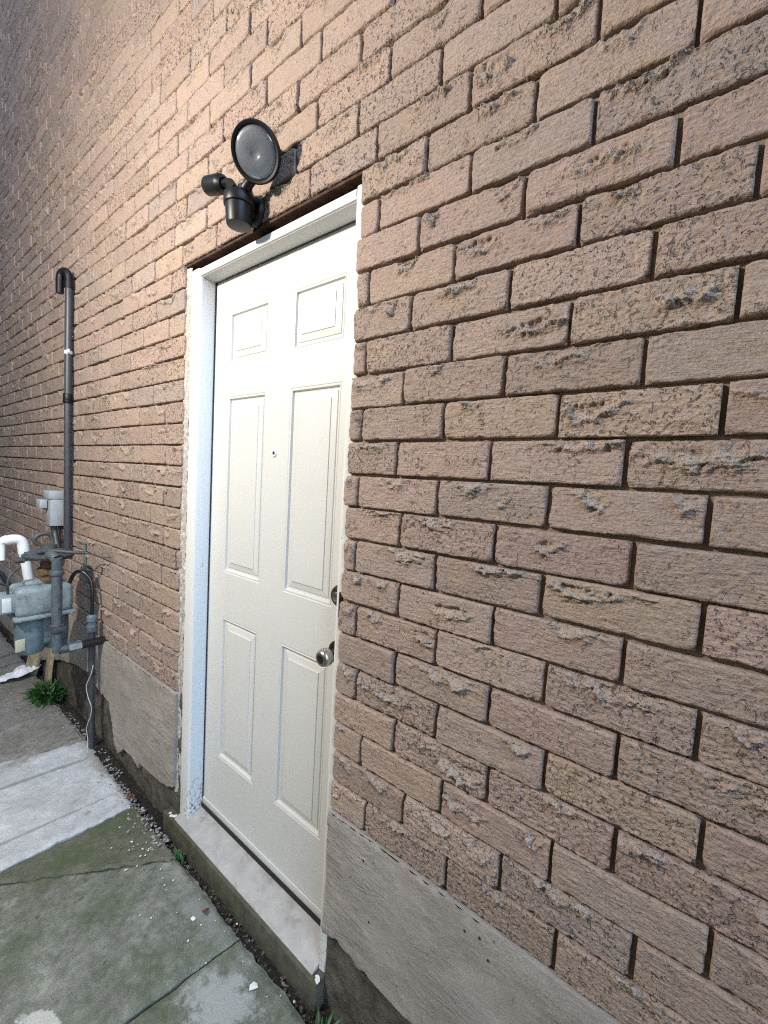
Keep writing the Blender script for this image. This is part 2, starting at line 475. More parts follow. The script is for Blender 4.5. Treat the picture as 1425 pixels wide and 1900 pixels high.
M['slab_green'] = mat_slab('green_slab_concrete', (0.10, 0.105, 0.07), (0.15, 0.145, 0.11), 0.8)
M['slab_pale'] = mat_slab('pale_patch_cement', (0.38, 0.385, 0.395), (0.57, 0.58, 0.595), 0.0, soft=0.45, stains=((-.60, -.06, .35, .05, 0.05, (.30, .285, .26), .5), (-.93, -.2, .05, .3, 0.2, (.26, .245, .22), .5), (-.40, -.40, .45, .010, 1.50, (.28, .29, .30), .3), (-.74, -.30, .40, .018, 1.45, (.26, .265, .27), .4)))
M['slab_brown'] = mat_slab('brown_slab_concrete', (0.21, 0.195, 0.175), (0.27, 0.25, 0.225), 0.15)
M['ground'] = mat_simple('packed_earth', (0.11, 0.10, 0.085), 0.95, var=0.4, scale=12, bump=0.8, bd=0.02, spec=0.15)

# ================================================================== SETTING: ground and slabs
gp = MB()
gp.box((-60, -60, -0.30), (60, 60, -0.055))
ground = tag(gp.build('ground', M['ground'], smooth=False), kind='structure')

def poly_at(P, v):
    P = np.array(P, float)
    seg = np.r_[0, np.cumsum(np.linalg.norm(np.diff(P, axis=0), axis=1))]
    t = v * seg[-1]
    return np.stack([np.interp(t, seg, P[:, 0]), np.interp(t, seg, P[:, 1])], 1)

def slab(left, right, ztop, mat, seed, nx=70, ny=90, jl=0.0, jr=0.0, sl=1, sr=2, gap=0.004, label=None):
    v = np.linspace(0, 1, ny) ** 1.25
    A = poly_at(left, v); B = poly_at(right, v)
    def jag(P, amp, sd):
        return amp * ((fb(P[:, 1] * 26, P[:, 0] * 9, sd, 3) - .5) * 1.6 + (fb(P[:, 1] * 120, P[:, 0] * 40, sd + 5, 2) - .5) * .7)
    A[:, 0] += jag(A, jl, sl) + gap / 2
    B[:, 0] += jag(B, jr, sr) - gap / 2
    u = np.linspace(0, 1, nx)
    X = A[:, None, 0] * (1 - u) + B[:, None, 0] * u
    Y = A[:, None, 1] * (1 - u) + B[:, None, 1] * u
    Y[0] += (fb(X[0] * 28, X[0] * 0 + seed, seed, 3) - .5) * 0.018   # ragged edge towards the wall
    W = np.linalg.norm(np.stack([X[:, -1] - X[:, 0], Y[:, -1] - Y[:, 0]], 1), axis=1)[:, None]
    e = np.minimum(np.minimum(u[None] * W, (1 - u[None]) * W), (v[:, None]) * 1.2 + 0 * X)
    Z = ztop + (fb(X * 3, Y * 3, seed + 3, 3) - .5) * 0.012 + (fb(X * 30, Y * 30, seed + 9, 4) - .5) * 0.004
    Z = Z - 0.007 * (1 - sstep(0, 0.014, e)) * (0.5 + fb(X * 40, Y * 40, seed + 31, 2))
    V = np.stack([X, Y, Z], -1).reshape(-1, 3)
    idx = np.arange(nx * ny).reshape(ny, nx)
    F = np.stack([idx[:-1, :-1], idx[1:, :-1], idx[1:, 1:], idx[:-1, 1:]], -1).reshape(-1, 4)
    ring = np.concatenate([idx[0, :], idx[1:, -1], idx[-1, -2::-1], idx[-2:0:-1, 0]])
    n0 = len(V)
    low = V[ring].copy(); low[:, 2] = -0.053
    V = np.vstack([V, low]); r2 = np.arange(len(ring)) + n0
    F2 = np.stack([ring, np.roll(ring, -1), np.roll(r2, -1), r2], -1)
    me = np_mesh('slab', V, np.vstack([F, F2]))
    bm = bmesh.new(); bm.from_mesh(me); bmesh.ops.recalc_face_normals(bm, faces=bm.faces[:])
    for ed in bm.edges:
        if len(ed.link_faces) == 2: ed.smooth = ed.calc_face_angle(0) < math.radians(40)
    bm.to_mesh(me); bm.free()
    o = link('slab', me, mat, ground)
    if label: o['label'] = label
    return o

LA = [(.517, -.059), (.468, -.368), (.32, -1.3)]
LB = [(.11, -.053), (-.226, -.484), (-.289, -.560)]
LB2 = [(.11, -.053), (-.226, -.484), (-.289, -.560), (-.35, -1.3)]
LC = [(-.256, -.06), (-.289, -.560)]
LC2 = [(-.256, -.06), (-.289, -.560), (-.35, -1.3)]
LD = [(-.88, -.045), (-.975, -.36), (-1.25, -1.3)]
slab(LA, [(1.95, -.06), (1.95, -1.3)], 0.000, M['slab'], 3, jl=.004, gap=.007)
slab(LB2, LA, 0.002, M['slab'], 5, jl=.016, jr=.004, sl=40, sr=1, gap=.005, nx=90, ny=110)
slab(LC, LB, 0.002, M['slab_green'], 8, jl=.010, jr=.016, sl=50, sr=40, gap=.004, label='mossy green triangle of concrete between the crack and the pale patch')
slab(LD, LC2, 0.008, M['slab_pale'], 12, jl=.014, jr=.010, sl=60, sr=50, gap=.002, label='pale bluish cement patch')
slab([(-2.45, -.03), (-2.62, -1.3)], LD, 0.004, M['slab_brown'], 15, jr=.014, sr=60, gap=.008)
slab([(-5.6, -.03), (-5.6, -1.3)], [(-2.45, -.03), (-2.62, -1.3)], 0.002, M['slab_brown'], 19, gap=.008)
slab([(1.95, -.06), (1.95, -1.3)], [(3.4, -.06), (3.4, -1.3)], 0.0, M['slab'], 23, gap=.008)
# outer row across the passage
for k, (xa, xb) in enumerate(((-5.6, -2.64), (-2.64, -1.25), (-1.25, .32), (.32, 1.95), (1.95, 3.4))):
    slab([(xa, -1.3), (xa, -3.2)], [(xb, -1.3), (xb, -3.2)], 0.0, M['slab' if k > 1 else 'slab_brown'], 70 + k, nx=30, ny=30, gap=.01)

# unseen siding wall across the passage, added to keep sky light off the joints
nw = MB()
nw.box((-7.0, -2.9, -0.2), (3.6, -2.42, 4.6))
for k in range(28):
    z = .30 + k * .15
    nw.box((-7.0, -2.422, z), (3.6, -2.400, z + .146))
tag(nw.build('sky_blocker_wall', mat_simple('dark_siding', (0.14, 0.13, 0.12), 0.8, var=0.15, scale=6), smooth=False), kind='structure')

# soil bed in the gap between slabs and wall
xs = np.linspace(-5.6, 3.4, 900); ys = np.linspace(-0.125, 0.02, 16)
XX, YY = np.meshgrid(xs, ys)
ZZ = -0.030 + (fb(XX * 22, YY * 22, 90, 4) - .5) * 0.03
ZZ += 0.028 * sstep(-.15, -.75, XX) * sstep(-2.2, -1.2, XX) * sstep(-.125, -.05, YY)
V = np.stack([XX, YY, ZZ], -1).reshape(-1, 3); idx = np.arange(XX.size).reshape(XX.shape)
F = np.stack([idx[:-1, :-1], idx[:-1, 1:], idx[1:, 1:], idx[1:, :-1]], -1).reshape(-1, 4)
soil = tag(link('soil_bed', np_mesh('soil_bed', V, F), M['soil']), kind='structure')

# ================================================================== THE HOUSE WALL
house = tag(empty('brick_house', (0, 0, 0)), 'brown brick house side wall with white side door and concrete foundation', 'house')
ROW, Z_HEAD, LB_ = 0.08, 2.15, 0.2275
X_MIN, X_MAX, Z_MAX = -5.2, 3.2, 5.62
OPEN_L, OPEN_R = -0.036, 0.808
MORT = 0.0145          # mortar plane lies this far behind the brick faces

mb = MB()
mb.box((X_MIN, MORT, 0.545), (OPEN_L - 0.002, 0.10, Z_HEAD))
mb.box((OPEN_R + 0.004, MORT, 0.545), (X_MAX, 0.10, Z_HEAD))
mb.box((X_MIN, MORT, Z_HEAD), (X_MAX, 0.10, Z_MAX))
wall = mb.build('brick_wall', M['mortar'], house, smooth=False)

right0 = {0: .993, 1: .868, 2: .985, 3: .851, 4: .972, 5: .852, 6: .97, 7: .847, 8: .957, 9: .845, 10: .98, 11: .85, 12: .986, 13: .864, 14: .99, 15: .879, 16: .999, 17: .905, 18: 1.038, 19: .925}
left0 = {0: -.139, 1: -.263, 2: -.155, 3: -.059, 4: -.163, 5: -.057, 6: -.18, 7: -.287, 8: -.169, 9: -.279, 10: -.178, 11: -.287, 12: -.176, 13: -.066, 14: -.185, 15: -.286, 16: -.159, 17: -.233, 18: -.163, 19: -.28}
upper0 = {-1: .627, -2: .560, -3: .644, -4: .561, -5: .648}

def perps(base, a, b, rng):
    L = [a]
    k0 = math.ceil((a + .03 - base) / LB_)
    x = base + k0 * LB_
    while x < b - .03:
        L.append(x + rng.uniform(-.004, .004)); x += LB_
    L.append(b)
    return L

bricks = []   # x0,x1,z0,z1
rg = random.Random(5)
row_lo = -int((Z_MAX - Z_HEAD) / ROW)
for i in range(row_lo, 20):
    zt = Z_HEAD - i * ROW; zb = zt - ROW
    jt = 0.0045
    segs = []
    if i < 0:
        base = upper0.get(i, (.558 if i % 2 == 0 else .642) + rg.uniform(-.015, .015))
        segs.append((perps(base, X_MIN, X_MAX, rg), 0, 0))
    else:
        segs.append((perps(left0[i], X_MIN, OPEN_L + rg.uniform(-.006, .004), rg), 0, 1))
        segs.append((perps(right0[i], OPEN_R + rg.uniform(-.003, .003), X_MAX, rg), 1, 0))
    for P, el, er in segs:
        for k in range(len(P) - 1):
            a = P[k] + (0 if (el and k == 0) else rg.uniform(.0028, .0042))
            b = P[k + 1] - (0 if (er and k == len(P) - 2) else rg.uniform(.0028, .0042))
            dz = rg.uniform(-.0015, .0015)
            bricks.append((a, b, zb + rg.uniform(.0022, .0038) + dz, zt - rg.uniform(.0024, .0044) + dz))

R3 = np.array([[c_right.x, c_right.y, c_right.z], [-c_up.x, -c_up.y, -c_up.z], [c_fwd.x, c_fwd.y, c_fwd.z]])
def seen_area(b):
    q = np.array([[b[0], 0, b[2]], [b[1], 0, b[2]], [b[1], 0, b[3]], [b[0], 0, b[3]]]) - np.array(CAM_POS)
    q = q @ R3.T
    if q[:, 2].min() < 0.05: return 0
    u = 775.2 * q[:, 0] / q[:, 2] + 712.5; v = 775.2 * q[:, 1] / q[:, 2] + 950
    if u.max() < 0 or u.min() > 1425 or v.max() < 0 or v.min() > 1900: return 0
    uc = np.clip(u, 0, 1425); vc = np.clip(v, 0, 1900)
    return 0.5 * abs(np.dot(uc, np.roll(vc, 1)) - np.dot(vc, np.roll(uc, 1))) + 1e-3
areas = np.array([seen_area(b) for b in bricks])
order = np.argsort(-areas)

def brick_geo(b, nx, nz, seed):
    rng = np.random.default_rng(seed)
    x0, x1, z0, z1 = b
    Lx, Lz = x1 - x0, z1 - z0
    def axis(n, L, fine):
        g = np.linspace(0, 1, n) * L
        if fine:
            g = np.unique(np.round(np.concatenate([g, [.0012, .003, .006, L - .0012, L - .003, L - .006]]), 6))
        return g
    fine = nx > 10
    u = axis(nx, Lx, fine); v = axis(nz, Lz, fine)
    U, V = np.meshgrid(u, v)
    sx = rng.uniform(0, 900); sz = rng.uniform(0, 900)
    # distance to a slightly ragged, round-cornered outline
    rc = rng.uniform(.005, .016)
    ex = np.minimum(U, Lx - U); ez = np.minimum(V, Lz - V)
    corner = (ex < rc) & (ez < rc)
    e = np.where(corner, rc - np.hypot(rc - ex, rc - ez), np.minimum(ex, ez))
    e = e + (fb((U + sx) * 60, (V + sz) * 60, 3, 3) - .5) * .0060
    r = rng.uniform(.0030, .0062)
    q = np.clip(1 - e / r, 0, 1.6)
    drop = r * (1 - np.sqrt(np.clip(1 - np.minimum(q, 1) ** 2, 0, 1))) + np.maximum(q - 1, 0) * r * 1.6
    h = rng.normal(0, .0011) + (U / Lx - .5) * rng.normal(0, .0022) + (V / Lz - .5) * rng.normal(0, .0016)
    rough = rng.uniform(.4, 1.1) if rng.random() < .7 else rng.uniform(1.5, 2.4)
    h = h + (fb((U + sx) * 30, (V + sz) * 30, 5, 4) - .5) * .0042
    h = h + (fb((U + sx) * 40, (V + sz) * 300, 7, 3) - .5) * .0018
    fine_n = fb((U + sx) * 230, (V + sz) * 230, 9, 2)
    h = h + (fine_n - .5) * .0016 * rough
    pits = np.clip(.36 - vn((U + sx) * 150, (V + sz) * 150, 21), 0, 1) * 3.0
    pat = sstep(.40, .62, fb((U + sx) * 22, (V + sz) * 22, 23, 2) + (rough - 1) * .16)
    h = h - pits * .0026 * pat
    scar = np.zeros_like(U)
    ns = 0 if rng.random() < .2 else (1 if rng.random() < .72 else 2)
    for s in range(ns):
        uc = Lx * (rng.uniform(.22, .78) if ns == 1 else (rng.uniform(.12, .4) if s == 0 else rng.uniform(.6, .88)))
        wd = rng.uniform(.026, .092) * (1 if ns == 1 else .62) * min(1, Lx / .2)
        dp = rng.uniform(.005, .030)
        inside = rng.random() < .28
        top_in = rng.uniform(.006, .022) if inside else rng.uniform(-.006, .003)
        tt = (U - uc) / wd
        sk = rng.uniform(-.9, .9)
        pw = rng.uniform(.4, 1.5)
        lip = Lz - top_in - dp * np.clip(1 - np.abs(tt) ** 1.6, 0, 1) ** pw * (1 + sk * tt)
        lip = lip + (fb((U + sx) * 36, U * 0 + sz, 31 + s, 4) - .5) * .034
        lat = 1 - sstep(.5, 1.15, np.abs(tt + (fb((V + sz) * 60, (U + sx) * 40, 41, 3) - .5) * 1.2))
        d = V - lip + (fb((U + sx) * 120, (V + sz) * 190, 44, 3) - .5) * .009       # >0: inside the torn bowl
        bowl = sstep(-.001, .003, d) * lat
        if inside:
            bowl = bowl * (1 - sstep(Lz - top_in - .004, Lz - top_in + .003, V + (fb((U + sx) * 90, U * 0 + 3, 45, 3) - .5) * .012))
        cr = fb((U + sx) * 75, (V + sz) * 210, 51 + s, 4) - .5                         # flaky, lying layers
        rdg = np.abs(fb((U + sx) * 55, (V + sz) * 170, 53 + s, 3) - .5) * 2
        depth = rng.uniform(.003, .0110)
        h = h - bowl * (depth * (.35 + .65 * sstep(0, .018, d)) + cr * .010 + (rdg - .25) * .005)
        bw = rng.uniform(.0045, .011)
        band = np.exp(-((d + .003) / bw) ** 2) * lat
        gate = .35 + .65 * sstep(.35, .6, fb((U + sx) * 45, (V + sz) * 30, 57, 2))
        h = h + band * gate * (rng.uniform(.0035, .0095) + cr * .028)
        tear = sstep(-.024, -.003, d) * (1 - sstep(-.003, .002, d)) * lat
        h = h - tear * np.clip(fb((U + sx) * 80, (V + sz) * 140, 61, 3) - .53, 0, 1) * .024
        scar = np.maximum(scar, np.clip(bowl * .6 + band * gate * .95 + tear * .3, 0, 1))
    h = h - drop
    h = np.maximum(h, -.0140)
    X = U + x0; Z = V + z0; Y = -h
    # border wobble
    n_v, n_u = U.shape
    top = np.stack([X, Y, Z], -1).reshape(-1, 3)
    idx = np.arange(n_u * n_v).reshape(n_v, n_u)
    F = np.stack([idx[:-1, :-1], idx[:-1, 1:], idx[1:, 1:], idx[1:, :-1]], -1).reshape(-1, 4)
    ring = np.concatenate([idx[0, :], idx[1:, -1], idx[-1, -2::-1], idx[-2:0:-1, 0]])
    low = top[ring].copy(); low[:, 1] = 0.060 if (abs(x1 - OPEN_L) < .02 or abs(x0 - OPEN_R) < .02) else 0.018
    Vv = np.vstack([top, low]); r2 = np.arange(len(ring)) + len(top)
    F2 = np.stack([ring, r2, np.roll(r2, -1), np.roll(ring, -1)], -1)
    val = float(np.clip(rng.normal(.5, .2), 0, 1)); hue = float(rng.random())
    colr = np.zeros((len(Vv), 4), np.float32)
    colr[:, 0] = val; colr[:, 1] = hue; colr[:len(top), 2] = scar.ravel(); colr[:, 3] = rough / 2.4
    return Vv, np.vstack([F, F2]), colr

def brick_mesh(name, V, F, C):
    me = np_mesh(name, V, F)
    at = me.color_attributes.new('bk', 'FLOAT_COLOR', 'POINT')
    at.data.foreach_set('color', C.ravel())
    return me

big = order[:300]
rest = order[300:]
for rank, k in enumerate(big):
    b = bricks[k]
    cell = .0020 if rank < 70 else (.0027 if rank < 150 else .0040)
    nx = max(6, int((b[1] - b[0]) / cell)); nz = max(8, int((b[3] - b[2]) / cell))
    V, F, Cc = brick_geo(b, nx, nz, 1000 + int(k))
    ctr = np.array([(b[0] + b[1]) / 2, 0, (b[2] + b[3]) / 2])
    o = link('brick', brick_mesh('brick', V - ctr, F, Cc), M['brick'], wall)
    o.location = ctr
AV, AF, AC = [], [], []; n0 = 0
for k in rest:
    b = bricks[k]
    if areas[k] > 0: V, F, Cc = brick_geo(b, max(5, int((b[1] - b[0]) / .010)), 10, 1000 + int(k))
    else: V, F, Cc = brick_geo(b, 5, 3, 1000 + int(k))
    AV.append(V); AF.append(F + n0); AC.append(Cc); n0 += len(V)
ro = link('far_bricks', brick_mesh('far_bricks', np.vstack(AV), np.vstack(AF), np.vstack(AC)), M['brick'], wall)
ro['kind'] = 'stuff'

# ---- foundation: raw concrete body with a broken coat of parging on it
fx = np.linspace(X_MIN, X_MAX, 700); fz = np.linspace(-.25, .548, 56)
def found_part(xa, xb, nx):
    X, Z = np.meshgrid(np.linspace(xa, xb, nx), fz)
    Y = 0.012 + (fb(X * 12, Z * 12, 120, 4) - .5) * .018 + (fb(X * 60, Z * 60, 121, 3) - .5) * .008
    V = np.stack([X, Y, Z], -1).reshape(-1, 3); idx = np.arange(X.size).reshape(X.shape)
    F = np.stack([idx[:-1, :-1], idx[:-1, 1:], idx[1:, 1:], idx[1:, :-1]], -1).reshape(-1, 4)
    return V, F
V1, F1 = found_part(X_MIN, -0.012, 420); V2, F2_ = found_part(OPEN_R + .006, X_MAX, 240)
V3 = np.array([[OPEN_R + .006, .012, -.25], [OPEN_R + .006, .10, -.25], [OPEN_R + .006, .10, .548], [OPEN_R + .006, .012, .548]])
found = link('foundation', np_mesh('foundation', np.vstack([V1, V2, V3]), np.vstack([F1, F2_ + len(V1), np.array([[0, 3, 2, 1]]) + len(V1) + len(V2)])), M['foundation'], house)

def parge(outline, y0, thick, seed, jag=.006):
    """outline: closed (x,z); a thin coat with broken edges"""
    pts = []
    n = len(outline)
    for i in range(n):
        a = np.array(outline[i][:2]); b = np.array(outline[(i + 1) % n][:2]); hard = len(outline[i]) > 2
        m = max(1, int(np.linalg.norm(b - a) / .008))
        for k in range(m):
            p = a + (b - a) * k / m
            if not hard:
                p = p + (np.array([fb(p[0] * 60, p[1] * 60, seed, 3), fb(p[0] * 60, p[1] * 60, seed + 7, 3)]) - .5) * 2 * jag
            pts.append(p)
    bm = bmesh.new()
    vs = [bm.verts.new((p[0], 0, p[1])) for p in pts]
    f = bm.faces.new(vs)
    bmesh.ops.triangulate(bm, faces=[f])
    # refine
    for it in range(4):
        es = [e for e in bm.edges if e.calc_length() > .022]
        if not es: break
        bmesh.ops.subdivide_edges(bm, edges=es, cuts=1)
        bmesh.ops.triangulate(bm, faces=[f for f in bm.faces if len(f.verts) > 3])
    bmesh.ops.beautify_fill(bm, faces=bm.faces[:], edges=[e for e in bm.edges if not e.is_boundary])
    bnd = {v for e in bm.edges if e.is_boundary for v in e.verts}
    for v in bm.verts:
        x, z = v.co.x, v.co.z
        yy = y0 + float((fb(np.array(x * 5.), np.array(z * 9.), seed + 2, 3) - .5) * .010 + (fb(np.array(x * 14.), np.array(z * 80.), seed + 4, 3) - .5) * .003)
        v.co.y = yy + (.003 if v in bnd else 0)
    r = bmesh.ops.extrude_edge_only(bm, edges=[e for e in bm.edges if e.is_boundary])
    for v in [g for g in r['geom'] if isinstance(g, bmesh.types.BMVert)]:
        v.co.y = y0 + thick
    bmesh.ops.recalc_face_normals(bm, faces=bm.faces[:])
    fr = [fc for fc in bm.faces if abs(fc.normal.y) > .8]
    if sum(fc.normal.y for fc in fr) > 0:
        bmesh.ops.reverse_faces(bm, faces=bm.faces[:])
    for e in bm.edges:
        if len(e.link_faces) == 2: e.smooth = e.calc_face_angle(0) < math.radians(45)
    me = bpy.data.meshes.new('parging'); bm.to_mesh(me); bm.free()
    return link('parging', me, M['parging'], found)
parge([(-5.2, .547, 1), (-5.2, .02), (-2.0, .06), (-1.5, .22), (-1.15, .30), (-.97, .36), (-.9, .30), (-.866, .277), (-.763, .27), (-.694, .274), (-.652, .163), (-.623, .079), (-.584, .05), (-.534, .088), (-.51, .12), (-.45, .117), (-.36, .085), (-.349, .131), (-.306, .166), (-.146, .187), (-.149, .144), (-.106, .135), (-.061, .154), (-.04, .163), (-.034, .228, 1), (-.034, .547, 1)], -.008, .024, 130)
parge([(OPEN_R + .004, .547, 1), (OPEN_R + .004, .252), (.812, .200), (.866, .219), (.900, .212), (.934, .191), (.96, .2), (.986, .206), (1.068, .200), (1.15, .19), (1.3, .15), (1.6, .05), (3.2, -.1), (3.2, .547, 1)], -.008, .024, 140, jag=.004)

# ---- lintel over the opening
lm = MB()
lm.box((OPEN_L - .03, .004, 2.1405), (OPEN_R + .01, .098, 2.1485), bev=.0015)
lm.box((OPEN_L + .006, .035, 2.124), (OPEN_R - .002, .095, 2.1405))
lm.build('lintel', M['rust'], house)

# ---- door frame
FR = empty('door_frame', (0, 0, 0)); FR.parent = house
MF = 0.010      # front of the brick mould
DY = 0.075      # face of the door slab
def add(name, mat, lo, hi, bev=.002, parent=FR, label=None, seg=2):
    m = MB(); m.box(lo, hi, bev, seg=seg)
    o = m.build(name, mat, parent)
    if label: o['label'] = label
    return o
# brick mould: a stepped moulding, left, right and head
def mould(pts_profile, a, b, mat, vertical, side):
    m = MB(); bm = m.bm
    ring = []
    for t in (a, b):
        row = []
        for (s, y) in pts_profile:
            row.append(bm.verts.new((s, y, t) if vertical else (t, y, s)))
        ring.append(row)
    n = len(pts_profile)
    for k in range(n):
        bm.faces.new((ring[0][k], ring[0][(k + 1) % n], ring[1][(k + 1) % n], ring[1][k]))
    bm.faces.new(ring[0]); bm.faces.new(list(reversed(ring[1])))
    return m.build('brick_mould', mat, FR, angle=25)
mould([(-.012, .080), (-.012, .016), (-.009, .012), (.030, .010), (.044, .013), (.048, .018), (.048, .080)], .068, 2.1235, M['trim'], True, -1)
mould([(.815, .080), (.815, .016), (.806, .012), (.792, .010), (.785, .013), (.783, .018), (.783, .080)], .058, 2.1235, M['trim'], True, 1)
mould([(2.1230, .079), (2.1230, .017), (2.1205, .013), (2.108, .011), (2.098, .014), (2.0965, .019), (2.0965, .079)], .0485, .7825, M['trim'], False, 0)
add('jamb', M['jamb'], (.0435, .0195, .080), (.0490, .130, 2.098), .0012, label='weathered bluish white hinge-side jamb')
add('jamb', M['jamb'], (.782, .0195, .070), (.800, .070, 2.098), .0012)
add('head_jamb', M['trim'], (.0495, .0195, 2.0955), (.7815, .130, 2.1005), .0012)
add('weatherstrip', M['gap'], (.0492, .0700, .10), (.0522, .0740, 2.0950), .0008)
add('weatherstrip', M['pipe_grey'], (.0525, .0715, 2.0925), (.7810, .0745, 2.0952), .0008)
add('strike_plate', M['bronze'], (.7975, .0065, 1.060), (.8085, .0125, 1.128), .0012)
# ragged mortar and caulk between the brick ends and the frame
nz_, nx_ = 420, 14
zz = np.linspace(.14, 2.138, nz_); uu = np.linspace(0, 1, nx_)
Zg, Ug = np.meshgrid(zz, uu, indexing='ij')
left_e = -.044 + 0 * zz; right_e = -.0075 + (fb(zz * 40, zz * 0, 150, 4) - .5) * .008
Xg = left_e[:, None] * (1 - Ug) + right_e[:, None] * Ug
hole = sstep(.58, .70, fb(Zg * 7, Ug * 2, 151, 3)) * sstep(1.0, .7, Zg)
Yg = .007 + .005 * Ug + (fb(Zg * 60, Ug * 3, 152, 4) - .5) * .009 + hole * .022 * sstep(.2, .6, Ug)
V = np.stack([Xg, Yg, Zg], -1).reshape(-1, 3); idx = np.arange(Xg.size).reshape(Xg.shape)
F = np.stack([idx[:-1, :-1], idx[:-1, 1:], idx[1:, 1:], idx[1:, :-1]], -1).reshape(-1, 4)
link('mortar_fill', np_mesh('mortar_fill', V, F), M['fill'], FR)

# ---- door slab with six raised panels
DX0, DX1, DZ0, DZ1 = .0535, .800, .112, 2.0930
panels = []
for (xa, xb) in ((.1445, .3655), (.4865, .7050)):
    for (za, zb) in ((1.797, 1.973), (1.052, 1.684), (.341, .884)):
        panels.append((xa, xb, za, zb))
DOOR = empty('door', (0, 0, 0)); DOOR.parent = house
DOOR['label'] = 'white six-panel entry door'
bm = bmesh.new()
xsx = sorted({DX0, DX1} | {p[0] for p in panels} | {p[1] for p in panels})
zsz = sorted({DZ0, DZ1} | {p[2] for p in panels} | {p[3] for p in panels})
gv = {}
for x in xsx:
    for z in zsz: gv[x, z] = bm.verts.new((x, DY, z))
def ispanel(xa, xb, za, zb): return any(abs(p[0] - xa) < 1e-6 and abs(p[1] - xb) < 1e-6 and abs(p[2] - za) < 1e-6 and abs(p[3] - zb) < 1e-6 for p in panels)
for i in range(len(xsx) - 1):
    for j in range(len(zsz) - 1):
        if not ispanel(xsx[i], xsx[i + 1], zsz[j], zsz[j + 1]):
            bm.faces.new((gv[xsx[i], zsz[j]], gv[xsx[i + 1], zsz[j]], gv[xsx[i + 1], zsz[j + 1]], gv[xsx[i], zsz[j + 1]]))
bx = [bm.verts.new(c) for c in ((DX0, DY + .044, DZ0), (DX1, DY + .044, DZ0), (DX1, DY + .044, DZ1), (DX0, DY + .044, DZ1))]
bm.faces.new(list(reversed(bx)))
def edge_side(vs_front, b0, b1):
    bm.faces.new(vs_front + [b1, b0])
edge_side([gv[x, DZ0] for x in xsx], bx[0], bx[1])
edge_side([gv[DX1, z] for z in zsz], bx[1], bx[2])
edge_side([gv[x, DZ1] for x in reversed(xsx)], bx[2], bx[3])
edge_side([gv[DX0, z] for z in reversed(zsz)], bx[3], bx[0])
bmesh.ops.recalc_face_normals(bm, faces=bm.faces[:])
me = bpy.data.meshes.new('door_leaf'); bm.to_mesh(me); bm.free()
link('door_leaf', me, M['door'], DOOR, smooth=False)
# panel profile: (inset from panel edge, depth relative to face)
PROF = [(0.0, 0.0), (.0020, .0015), (.0042, .0017), (.0062, .0004), (.0085, .0010), (.0110, .0085), (.0150, .0095), (.0195, .0094), (.0215, .0066), (.0400, .0030), (.0412, .0004), (.0430, .0002)]
for p in panels:
    bm = bmesh.new(); prev = None
    for (ins, dep) in PROF:
        ring = [bm.verts.new((x, DY + dep, z)) for x, z in ((p[0] + ins, p[2] + ins), (p[1] - ins, p[2] + ins), (p[1] - ins, p[3] - ins), (p[0] + ins, p[3] - ins))]
        if prev:
            for k in range(4): bm.faces.new((prev[k], prev[(k + 1) % 4], ring[(k + 1) % 4], ring[k]))
        prev = ring
    bm.faces.new(prev)
    bmesh.ops.recalc_face_normals(bm, faces=bm.faces[:])
    if sum(f.normal.y for f in bm.faces) > 0: bmesh.ops.reverse_faces(bm, faces=bm.faces[:])
    me = bpy.data.meshes.new('panel'); bm.to_mesh(me); bm.free()
    link('panel', me, M['door'], DOOR, smooth=False)
# sweep under the door, peephole, deadbolt, knob
m = MB(); m.box((DX0, DY - .006, DZ0 - .004), (DX1, DY - .0005, DZ0 + .022), bev=.002); m.build('door_sweep', M['door'], DOOR)
m = MB()
m.lathe((.4195, DY + .002, 1.486), (0, -1, 0), [(0, .0120), (.0040, .0120), (.0060, .0100), (.0060, .0068), (.0035, .0064), (.0015, .0060)], 24, 0)
m.lathe((.4195, DY - .0005, 1.486), (0, -1, 0), [(0, .0066), (.0012, .0045), (.0016, .0005)], 16, 1)
m.build('peephole', [M['white_plastic'], M['gap']], DOOR)
m = MB()
m.lathe((.7395, DY + .001, 1.093), (0, -1, 0), [(0, .031), (.004, .031), (.011, .0285), (.016, .024), (.018, .017)], 40, 0)
m.lathe((.7395, DY - .0165, 1.093), (0, -1, 0), [(0, .0150), (.004, .0145), (.005, .012)], 24, 1)
m.build('deadbolt', [M['bronze'], M['nickel']], DOOR)
m = MB()
m.lathe((.7385, DY + .001, .9300), (0, -1, 0), [(0, .033), (.003, .033), (.008, .030), (.011, .022)], 40, 1)
m.lathe((.7385, DY - .008, .9300), (0, -1, 0), [(0, .013), (.012, .0115), (.020, .0140), (.026, .0200), (.033, .0240), (.042, .0250), (.050, .0236), (.056, .0205), (.059, .0155), (.0595, .0120)], 40, 0)
m.lathe((.7385, DY - .0655, .9300), (0, -1, 0), [(0, .0125), (.0022, .0120), (.0030, .0100)], 24, 1)
m.build('door_knob', [M['nickel'], M['bronze']], DOOR)

